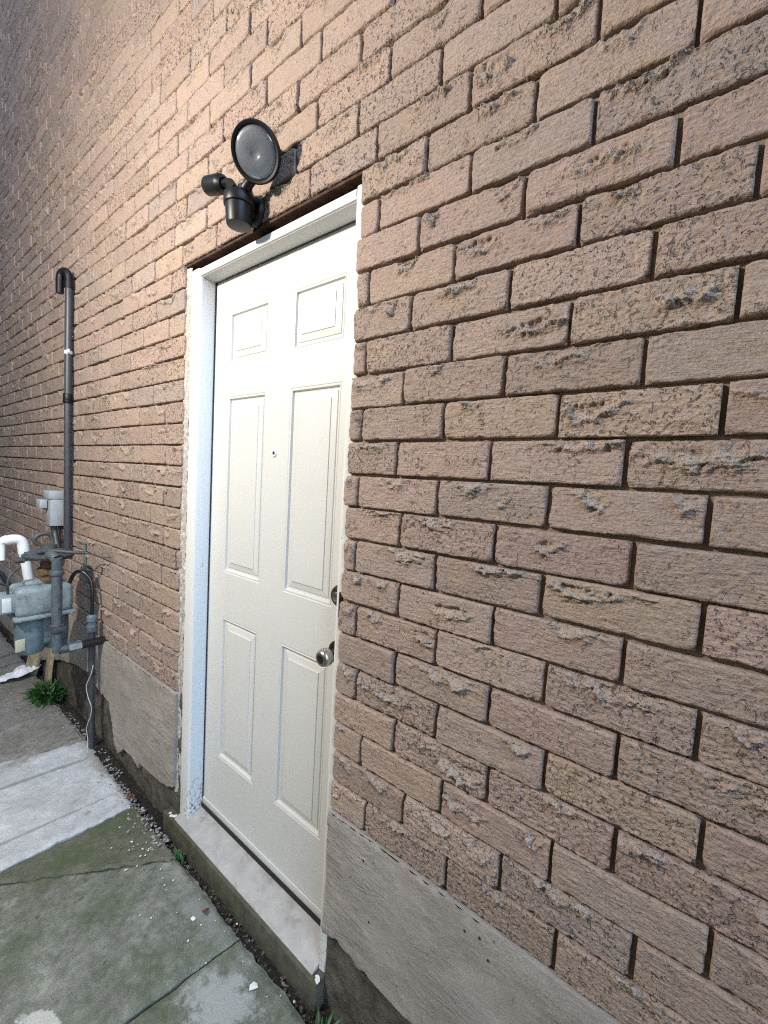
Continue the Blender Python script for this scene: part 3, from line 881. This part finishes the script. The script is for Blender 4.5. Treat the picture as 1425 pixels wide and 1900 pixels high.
# ---- doorstep with its sloping threshold plate
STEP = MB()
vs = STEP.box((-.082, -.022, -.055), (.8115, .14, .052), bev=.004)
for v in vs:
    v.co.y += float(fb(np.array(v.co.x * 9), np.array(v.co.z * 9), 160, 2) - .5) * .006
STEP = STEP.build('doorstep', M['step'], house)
bm = bmesh.new()
pr = [(-.0125, .0535), (-.0125, .0575), (-.0095, .0595), (.066, .0905), (.069, .0960), (.105, .0965), (.105, .0535)]
rings = [[bm.verts.new((x, y, z)) for y, z in pr] for x in (-.004, .786)]
n = len(pr)
for k in range(n): bm.faces.new((rings[0][k], rings[0][(k + 1) % n], rings[1][(k + 1) % n], rings[1][k]))
bm.faces.new(rings[0]); bm.faces.new(list(reversed(rings[1])))
bmesh.ops.recalc_face_normals(bm, faces=bm.faces[:])
me = bpy.data.meshes.new('threshold_plate'); bm.to_mesh(me); bm.free()
link('threshold_plate', me, M['plate'], STEP, smooth=False)
m = MB(); m.box((.050, .0665, .0905), (.785, .0720, .1075)); m.build('threshold_gasket', M['gap'], STEP, smooth=False)

# ================================================================== FLOODLIGHT
FL = tag(empty('floodlight', (.405, 0, 2.18)), 'black motion-sensor floodlight with one round lamp mounted above the white door', 'floodlight')
cx, cy = .390, -.056
m = MB(); m.lathe((.392, .0, 2.186), (0, -1, 0), [(-.004, .040), (.010, .040), (.016, .036), (.018, .028)], 40); m.box((.376, -.03, 2.158), (.408, -.012, 2.206), bev=.004)
m.build('wall_mount', M['black_plastic'], FL)
m = MB(); m.lathe((cx, cy, 2.122), (0, 0, 1), [(0, .029), (.001, .0335), (.006, .0350), (.048, .0385), (.052, .0385)], 44)
m.build('housing', M['black_plastic'], FL)
m = MB(); m.lathe((cx, cy, 2.174), (0, 0, 1), [(0, .0385), (.0005, .0425), (.003, .0435), (.026, .0435), (.029, .0420), (.0325, .031), (.034, .018)], 44)
m.build('cap', M['black_plastic'], FL)
# lamp
dn = Vector((.4096, -.7094, -.5736)).normalized(); dc = Vector((.495, -.0775, 2.2645))
m = MB()
m.lathe(dc, dn, [(.003, .0570), (.008, .0585), (.0095, .0640), (.004, .0672), (-.006, .0668), (-.018, .0600), (-.040, .0400), (-.055, .0270), (-.080, .0255), (-.084, .018)], 56, cap=False)
LH = m.build('lamp_holder', M['black_plastic'], FL)
t = NT('ribbed_lamp_glass')
tc = t.n('TexCoord')
gw = t.n('TexWave', wave_type='RINGS', rings_direction='SPHERICAL'); t.l(tc.outputs['Object'], gw.inputs['Vector']); gw.inputs['Scale'].default_value = 60; gw.inputs['Distortion'].default_value = 0.5
nb = t.bump(gw.outputs[1], 0.05, 0.001); nb = t.bump(t.noise(60, 2), 0.2, 0.003, nb)
M['lens'] = t.out((0.40, 0.44, 0.52), 0.09, nb, metal=0.8)
m = MB()
m.lathe(dc, dn, [(.000, .0600), (.0020, .0570), (.0050, .0545), (.0075, .0450), (.0082, .0300), (.0085, .0160), (.0078, .0130), (.0060, .0100), (.0058, .0005)], 64, cap=False)
m.build('lens', M['lens'], LH, angle=60, origin=dc)
jb = Vector((cx + .022, cy + .002, 2.211))
m = MB(); m.tube([(cx + .015, cy, 2.204), (cx + .040, cy, 2.222), tuple(dc - dn * .052 + Vector((0, 0, -.030))), tuple(dc - dn * .050)], [.016, .014, .014, .018], 20, sub=5)
m.lathe(tuple(jb), (0, 0, 1), [(-.01, .020), (.010, .020), (.014, .014)], 24)
m.build('lamp_arm', M['black_plastic'], FL)
# sensor
s0 = Vector((.376, -.080, 2.232)); s1 = Vector((.262, -.078, 2.266)); ax = (s1 - s0).normalized()
m = MB()
m.lathe(s1, -ax, [(0, .0225), (.001, .0255), (.072, .0255), (.078, .0240), (.088, .016)], 36)
SN = m.build('sensor', M['black_plastic'], FL)
m = MB(); m.lathe(s1 + ax * .0005, ax, [(-.004, .0205), (-.0005, .0200), (.0004, .012), (.0006, .001)], 28); m.build('sensor_window', M['iron'], SN)
m = MB(); m.tube([s1 - ax * .084, s0, (cx - .012, cy - .018, 2.220), (cx - .010, cy - .012, 2.206)], [.010, .011, .011, .013], 16, sub=4)
m.lathe((cx - .006, cy - .02, 2.222), (.5, -.85, 0), [(-.014, .012), (.014, .012)], 20)
m.build('sensor_arm', M['black_plastic'], FL)

# ================================================================== BLACK PIPE
PX, PY = -1.243, -.026
VP = tag(empty('wall_pipe', (PX, PY, .96)), 'tall dark grey pipe with hooked top running up the brick wall', 'pipe')
m = MB(); m.tube([(PX - .012, PY, .93), (PX - .006, PY, 1.66), (PX + .012, PY, 2.36)], .0172, 24); m.build('pipe', M['black_pipe'], VP)
m = MB(); m.tube([(PX + .012, PY, 2.335), (PX + .012, PY, 2.375), (PX + .010, PY - .004, 2.400), (PX - .002, PY - .012, 2.414), (PX - .020, PY - .021, 2.408), (PX - .030, PY - .026, 2.390), (PX - .032, PY - .028, 2.350), (PX - .032, PY - .028, 2.305)], [.0195, .0195, .0195, .019, .018], 24, sub=4)
m.lathe((PX + .012, PY, 2.330), (0, 0, 1), [(0, .0225), (.03, .0225)], 24); m.build('hooked_elbow', M['black_plastic'], VP)
m = MB(); m.lathe((PX - .004, PY, 1.735), (0, 0, 1), [(0, .0205), (.004, .0225), (.045, .0225), (.050, .0205)], 28); m.lathe((PX - .004, PY, 1.742), (0, 0, 1), [(0, .024), (.005, .024)], 28); m.build('coupling', M['black_plastic'], VP)
m = MB(); m.lathe((PX + .003, PY, 1.992), (0, 0, 1), [(0, .0182), (.018, .0182)], 28); m.box((PX + .016, PY - .012, 1.994), (PX + .040, PY - .003, 2.014), bev=.003)
cl = m.build('clamp', M['white_plastic'], VP); cl['label'] = 'pale metal clamp round the pipe'

# ================================================================== JUNCTION BOX
JB = tag(empty('junction_box', (-1.44, 0, 1.05)), 'small grey utility box on the brick wall beside the dark pipe', 'utility box')
m = MB(); m.box((-1.505, -.066, 1.050), (-1.405, .014, 1.232), bev=.006); m.build('case', M['grey_box'], JB)
m = MB(); m.box((-1.511, -.074, 1.205), (-1.399, .004, 1.252), bev=.005); m.build('lid', M['grey_box'], JB)
m = MB(); m.box((-1.515, -.105, 1.150), (-1.440, -.070, 1.200), bev=.005); m.build('hood', M['grey_box'], JB)
m = MB(); m.tube([(-1.452, -.034, 1.055), (-1.446, -.034, 1.00), (-1.405, -.034, .93), (-1.380, -.034, .86)], .017, 20, sub=4); m.lathe((-1.451, -.034, 1.028), (0, 0, 1), [(0, .021), (.024, .021)], 20); m.build('conduit', M['black_pipe'], JB)
m = MB(); m.tube([(-1.425, -.030, 1.055), (-1.405, -.024, .98), (-1.392, -.022, .86)], .006, 12, sub=4); m.build('cable', M['rubber'], JB)

# ================================================================== GAS METER
GM = tag(empty('gas_meter', (-.93, -.22, .50)), 'blue grey gas meter with pipes and round regulator against the wall', 'gas meter')
m = MB()
m.box((-1.035, -.318, .700), (-.870, -.100, .838), bev=.026, seg=4)
m.box((-1.045, -.325, .688), (-.860, -.093, .706), bev=.006)
m.box((-.985, -.275, .836), (-.915, -.135, .856), bev=.008)
for yy in (-.305, -.24, -.175, -.115):
    m.lathe((-.858, yy, .697), (1, 0, 0), [(-.006, .0065), (.003, .0065)], 8)
m.build('upper_case', M['meter_hi'], GM)
m = MB()
m.lathe((-.945, -.252, .510), (0, 0, 1), [(0, .030), (.004, .046), (.020, .056), (.060, .060), (.150, .060), (.180, .058)], 36)
m.lathe((-.955, -.152, .510), (0, 0, 1), [(0, .030), (.004, .040), (.020, .046), (.060, .050), (.150, .050), (.180, .048)], 36)
m.box((-1.02, -.29, .545), (-.90, -.125, .690), bev=.02, seg=3)
m.build('lower_case', M['meter_lo'], GM)
m = MB(); m.box((-.985, -.372, .728), (-.885, -.312, .812), bev=.008)
IX = m.build('index_box', M['meter_hi'], GM)
m = MB(); m.box((-.886, -.362, .738), (-.8825, -.330, .802), bev=.001); m.build('dial_window', M['glassy'], IX)
m = MB(); m.box((-.892, -.318, .545), (-.886, -.282, .600), bev=.0008, rot=Matrix.Rotation(.18, 3, 'Z')); m.build('label_plate', M['label'], GM)
m = MB()
m.tube([(-.780, .012, .550), (-.780, -.145, .551)], .019, 24, mi=1)
m.tube([(-.780, -.115, .551), (-.780, -.160, .551), (-.780, -.182, .556), (-.780, -.191, .580), (-.780, -.191, .950), (-.781, -.195, .975), (-.796, -.200, .990), (-.83, -.205, .992)], .0205, 24, sub=3)
m.lathe((-.780, -.191, .905), (0, 0, 1), [(0, .0255), (.004, .0275), (.018, .0275), (.022, .0255)], 24)
m.lathe((-.780, -.118, .551), (0, 1, 0), [(-.03, .0235), (.02, .0235)], 6, mi=2)
m.build('riser_pipe', [M['pipe_grey'], M['rubber'], M['meter_hi']], GM)
m = MB()
m.lathe((-.930, -.185, .958), (0, 0, 1), [(0, .060), (.003, .092), (.010, .096), (.014, .100), (.022, .100), (.026, .094), (.034, .080), (.046, .050), (.050, .034), (.066, .032), (.068, .026)], 48)
for k in range(8):
    a = k * math.pi / 4 + .2
    m.lathe((-.930 + .090 * math.cos(a), -.185 + .090 * math.sin(a), .972), (0, 0, 1), [(-.016, .0065), (.016, .0065)], 8)
m.lathe((-.930, -.285, .960), (0, -1, 0), [(-.01, .014), (.022, .014), (.026, .010)], 16)
m.build('regulator', M['iron'], GM)
m = MB(); m.lathe((-.930, -.190, .852), (0, 0, 1), [(0, .030), (.03, .030), (.035, .040), (.06, .040), (.065, .028), (.115, .030)], 20); m.box((-.965, -.225, .880), (-.895, -.150, .915), bev=.008); m.build('union', M['rust_brown'], GM)
m = MB()
for k in range(20):
    pass
m.tube([(-.955, -.215, 1.020), (-.955, -.235, 1.045), (-.955, -.215, 1.070), (-.955, -.180, 1.072), (-.955, -.165, 1.045)], .010, 14, sub=5)
m.build('vent_loop', M['iron'], GM)
m = MB()
m.tube([(-.86, -.10, .985), (-.80, -.07, .990), (-.72, -.05, .985), (-.70, -.03, .98), (-.70, .012, .978)], .0032, 10, sub=4)
m.tube([(-.87, -.24, 1.000), (-.82, -.20, 1.012), (-.77, -.14, 1.006), (-.76, -.09, 1.0)], .008, 12, sub=4)
m.tube([(-.93, -.29, .93), (-.90, -.33, .90), (-.90, -.34, .86), (-.92, -.335, .81)], .005, 10, sub=4)
m.build('tubing', M['iron'], GM)
m = MB()
m.lathe((-.780, -.191, .640), (0, 0, 1), [(0, .026), (.004, .030), (.034, .030), (.038, .026)], 8)
m.box((-.752, -.198, .652), (-.735, -.184, .668), bev=.002); m.box((-.742, -.215, .648), (-.736, -.165, .672), bev=.002)
m.build('shutoff_valve', M['iron'], GM)
m = MB(); m.tube([(-.905, -.120, .800), (-.890, -.108, .850), (-.875, -.095, .885), (-.850, -.070, .890), (-.815, -.048, .850), (-.800, -.046, .790), (-.797, -.047, .720), (-.797, -.047, .680)], .0085, 16, sub=6); m.build('hose', M['rubber'], GM)
# the grey pipe under the hose going into the ground
DP = tag(empty('ground_pipe', (-.80, -.047, -.03)), 'thin grey vertical pipe entering the ground beside the gas meter', 'pipe')
m = MB(); m.tube([(-.800, -.047, .62), (-.803, -.048, .45), (-.792, -.048, -.04)], .0135, 20); m.build('pipe', M['black_pipe'], DP)
m = MB(); m.lathe((-.798, -.047, .600), (0, 0, 1), [(0, .019), (.006, .022), (.030, .022), (.033, .018), (.050, .018), (.053, .023), (.075, .023), (.085, .014)], 20); m.build('fitting', M['meter_lo'], DP)
m = MB(); m.lathe((-.8, -.048, .375), (0, 0, 1), [(0, .0165), (.022, .0165)], 20); m.build('tape', M['gap'], DP)
# thin wire hanging along it
m = MB(); m.tube([(-.770, -.050, .44), (-.765, -.060, .40), (-.790, -.072, .335), (-.780, -.068, .28), (-.762, -.060, .235), (-.768, -.060, .19), (-.79, -.07, .12), (-.775, -.07, .06), (-.765, -.075, -.015)], .0016, 6, sub=5)
tag(m.build('loose_wire', M['wire'], origin=(-.768, -.06, 0)), 'thin pale wire dangling along the grey ground pipe', 'wire')

# ---- white plastic vent pipe behind the meter
WP = tag(empty('vent_pipe', (-1.3, -.17, .6)), 'white plastic vent pipe with an elbow rising behind the gas meter', 'pipe')
m = MB(); m.tube([(-1.300, -.165, .60), (-1.300, -.178, .74), (-1.300, -.205, .945)], .022, 24); m.build('pipe', M['white_plastic'], WP)
m = MB(); m.tube([(-1.300, -.202, .925), (-1.300, -.208, .975), (-1.300, -.222, .998), (-1.300, -.245, 1.004), (-1.300, -.272, 1.000)], .0255, 24, sub=4); m.build('elbow', M['white_plastic'], WP)
m = MB(); m.tube([(-1.300, -.268, 1.002), (-1.300, -.286, .994), (-1.300, -.290, .975), (-1.300, -.290, .900)], [.027, .024, .014, .012], 20, sub=3); m.build('outlet', M['white_plastic'], WP)
# ---- black cables at the left
m = MB(); m.tube([(-1.18, -.27, .775), (-1.24, -.285, .800), (-1.33, -.292, .825), (-1.42, -.31, .822), (-1.55, -.34, .78), (-1.8, -.36, .60), (-2.0, -.36, .30), (-2.05, -.35, .02)], .012, 14, sub=6)
m.tube([(-1.05, -.29, .77), (-1.18, -.285, .785), (-1.32, -.305, .775), (-1.5, -.345, .70), (-1.75, -.37, .48), (-1.95, -.38, .10), (-2.0, -.38, .015)], .008, 12, sub=6)
tag(m.build('cable_pair', M['rubber'], origin=(-2.0, -.36, .02)), 'pair of glossy black cables looping from the gas meter', 'cable')
# ---- green tag post
m = MB(); m.box((-1.035, -.016, .79), (-1.030, -.0045, 1.00), bev=.0008); m.box((-1.15, -.010, .992), (-1.03, -.006, .999))
tag(m.build('marker_strip', mat_simple('green_strip', (0.10, 0.14, 0.12), 0.5), origin=(-1.03, -.01, .79)), 'thin green strip standing against the bricks behind the regulator', 'strip')

# ================================================================== BOARDS, PAPER, WEEDS, DEBRIS
for k, (x, y, z, h, rz, ry, lab) in enumerate(((-1.93, -.05, 0, .30, .25, .20, 'pale wooden offcut leaning left under the gas meter'), (-1.62, -.035, 0, .33, -.1, -.05, 'pale upright wooden offcut beside the weeds'))):
    m = MB(); m.box((-.055, -.010, 0), (.055, .010, h), bev=.003)
    o = m.build('wood_offcut', M['wood']); o.location = (x, y, z); o.rotation_euler = (-.10, ry, rz)
    tag(o, lab, 'board', 'wooden offcuts')
# crumpled white paper
xs = np.linspace(-.5, .5, 46); ys = np.linspace(-.5, .5, 30); X, Y = np.meshgrid(xs, ys)
rr = np.sqrt((X / .5) ** 2 + (Y / .5) ** 2)
ang = np.arctan2(Y, X)
sc = .5 * (1 + .25 * np.sin(ang * 3 + 1) + .35 * (fb(np.cos(ang) * 2 + 3, np.sin(ang) * 2 + 3, 200, 2) - .5))
sq = np.maximum(np.abs(X), np.abs(Y)) * 2 + 1e-6
ux = X / np.maximum(np.hypot(X, Y), 1e-6) * sq * sc; uy = Y / np.maximum(np.hypot(X, Y), 1e-6) * sq * sc
Z = .012 + .035 * np.abs(fb(ux * 5 + 9, uy * 5 + 4, 201, 2) - .5) * 2 + .018 * np.clip(1 - sq, 0, 1) + .01 * (fb(ux * 14, uy * 14, 204, 2) - .5)
V = np.stack([ux * .20, uy * .36, Z], -1).reshape(-1, 3); idx = np.arange(X.size).reshape(X.shape)
F = np.stack([idx[:-1, :-1], idx[:-1, 1:], idx[1:, 1:], idx[1:, :-1]], -1).reshape(-1, 4)
pm_ = np_mesh('crumpled_paper', V, F)
pap = link('crumpled_paper', pm_, M['paper'])
sol = pap.modifiers.new('thickness', 'SOLIDIFY'); sol.thickness = .0015
pap.location = (-1.93, -.125, .008); pap.rotation_euler = (0.10, -.25, .35)
tag(pap, 'crumpled white paper lying on the ground left of the weeds', 'paper')

def weed(name, loc, n, size, seed, label):
    rg = random.Random(seed); bm = bmesh.new()
    for k in range(n):
        a = rg.uniform(0, 2 * math.pi); le = size * rg.uniform(.5, 1.1); lean = rg.uniform(.3, 1.25); wd = le * rg.uniform(.05, .13)
        bx_, by_ = rg.gauss(0, size * .30), rg.gauss(0, size * .18)
        d = Vector((math.cos(a), math.sin(a), 0)); sd_ = Vector((-d.y, d.x, 0)); prev = None
        for i in range(6):
            t_ = i / 5
            p = Vector((bx_, by_, 0)) + d * le * math.sin(lean * t_) * t_ ** .6 + Vector((0, 0, le * t_ * math.cos(lean * t_ * .9)))
            ww = wd * math.sin(math.pi * min(.97, t_ * .85 + .14))
            row = [bm.verts.new(p - sd_ * ww), bm.verts.new(p + Vector((0, 0, -ww * .35))), bm.verts.new(p + sd_ * ww)]
            if prev:
                bm.faces.new((prev[0], prev[1], row[1], row[0])); bm.faces.new((prev[1], prev[2], row[2], row[1]))
            prev = row
    me = bpy.data.meshes.new(name); bm.to_mesh(me); bm.free()
    o = link(name, me, M['leaf']); o.location = loc
    return tag(o, label, 'weed', 'weeds at the wall foot')
weed('weed', (-1.47, -.065, -.01), 330, .12, 3, 'bushy green weed growing at the wall foot under the gas meter')
weed('weed', (.868, -.040, -.03), 26, .055, 5, 'small bright green weed at the right end of the doorstep')
weed('weed', (.10, -.050, -.02), 60, .035, 9, 'low dark green weed tuft at the left front of the doorstep')

def shard(rg, size):
    n = 6; v = [(math.cos(2 * math.pi * k / n) * size * rg.uniform(.5, 1.1), math.sin(2 * math.pi * k / n) * size * rg.uniform(.5, 1.1), rg.uniform(0, .25) * size) for k in range(n)]
    v.append((rg.uniform(-.2, .2) * size, rg.uniform(-.2, .2) * size, size * rg.uniform(.35, .8)))
    return v, [(k, (k + 1) % n, n) for k in range(n)]
def scatter(name, mat, spots, flat=1.0):
    AVs, AFs = [], []
    for (x, y, z, s, sd_) in spots:
        v, f = shard(random.Random(sd_), s); c, s_ = math.cos(sd_), math.sin(sd_); b = len(AVs)
        AVs += [(x + c * p[0] - s_ * p[1], y + s_ * p[0] + c * p[1], z + p[2] * flat) for p in v]; AFs += [tuple(b + q for q in t_) for t_ in f]
    o = link(name, np_mesh(name, AVs, AFs), mat, smooth=False); o['kind'] = 'stuff'
    return o
rg = random.Random(31); sp = []
for k in range(900):
    x = rg.uniform(-1.3, .02); y = -.015 - abs(rg.gauss(0, .035)) - (.02 if x > -.5 else 0)
    sp.append((x, y, rg.uniform(-.006, .008) if y < -.055 else -.022 + rg.uniform(0, .022), rg.uniform(.002, .009) * (1.5 if rg.random() < .07 else 1), k))
tag(scatter('gravel', M['gravel'], sp), 'loose pale gravel and grit along the foot of the wall left of the door')
sp = []
for k in range(900):
    x = rg.uniform(-.05, 1.7); y = rg.uniform(-.075, -.025)
    sp.append((x, y, rg.uniform(-.034, -.018), rg.uniform(.002, .007), 2000 + k))
tag(scatter('debris', M['debris'], sp), 'dark crumbs of soil and leaf litter in the gap before the doorstep')
sp = []
for k in range(70):
    x = rg.uniform(-.9, .8); y = -.03 - abs(rg.gauss(0, .10)) ; sp.append((x, y, .005 if y < -.07 else -.02, rg.uniform(.0015, .0045), 5000 + k))
for k in range(26):
    sp.append((rg.uniform(-.1, .05), rg.uniform(-.2, -.06), .006, rg.uniform(.002, .0045), 6000 + k))
sp += [(.36, -.125, .004, .010, 7001), (.655, -.105, .002, .014, 7002), (.806, -.010, .055, .010, 7003), (.800, -.006, .056, .007, 7004), (-.035, -.010, .052, .010, 7005), (-.02, -.004, .054, .012, 7006), (-.05, -.006, .052, .007, 7007)]
tag(scatter('paint_chips', M['chip'], sp, flat=0.3), 'scattered white paint chips on the slabs')
# dead leaves
for k, (x, y, s, lab) in enumerate(((-.30, -.055, .020, 'dark red dead leaf on the gravel by the pale patch'), (.375, -.092, .011, 'small reddish dead leaf on the mossy slab by the doorstep'))):
    bm = bmesh.new(); c = bm.verts.new((0, 0, .004)); ring = []
    for j in range(9):
        a = 2 * math.pi * j / 9; r = s * (1.3 if j % 3 == 0 else .7)
        ring.append(bm.verts.new((math.cos(a) * r, math.sin(a) * r * .7, .002 + .006 * ((j * 7) % 4) / 3)))
    for j in range(9): bm.faces.new((c, ring[j], ring[(j + 1) % 9]))
    me = bpy.data.meshes.new('dead_leaf'); bm.to_mesh(me); bm.free()
    o = link('dead_leaf', me, M['dead_leaf']); o.location = (x, y, .008); o.rotation_euler = (0, 0, 1.1 * k + .4)
    mm = o.modifiers.new('thickness', 'SOLIDIFY'); mm.thickness = .0006
    tag(o, lab, 'leaf')
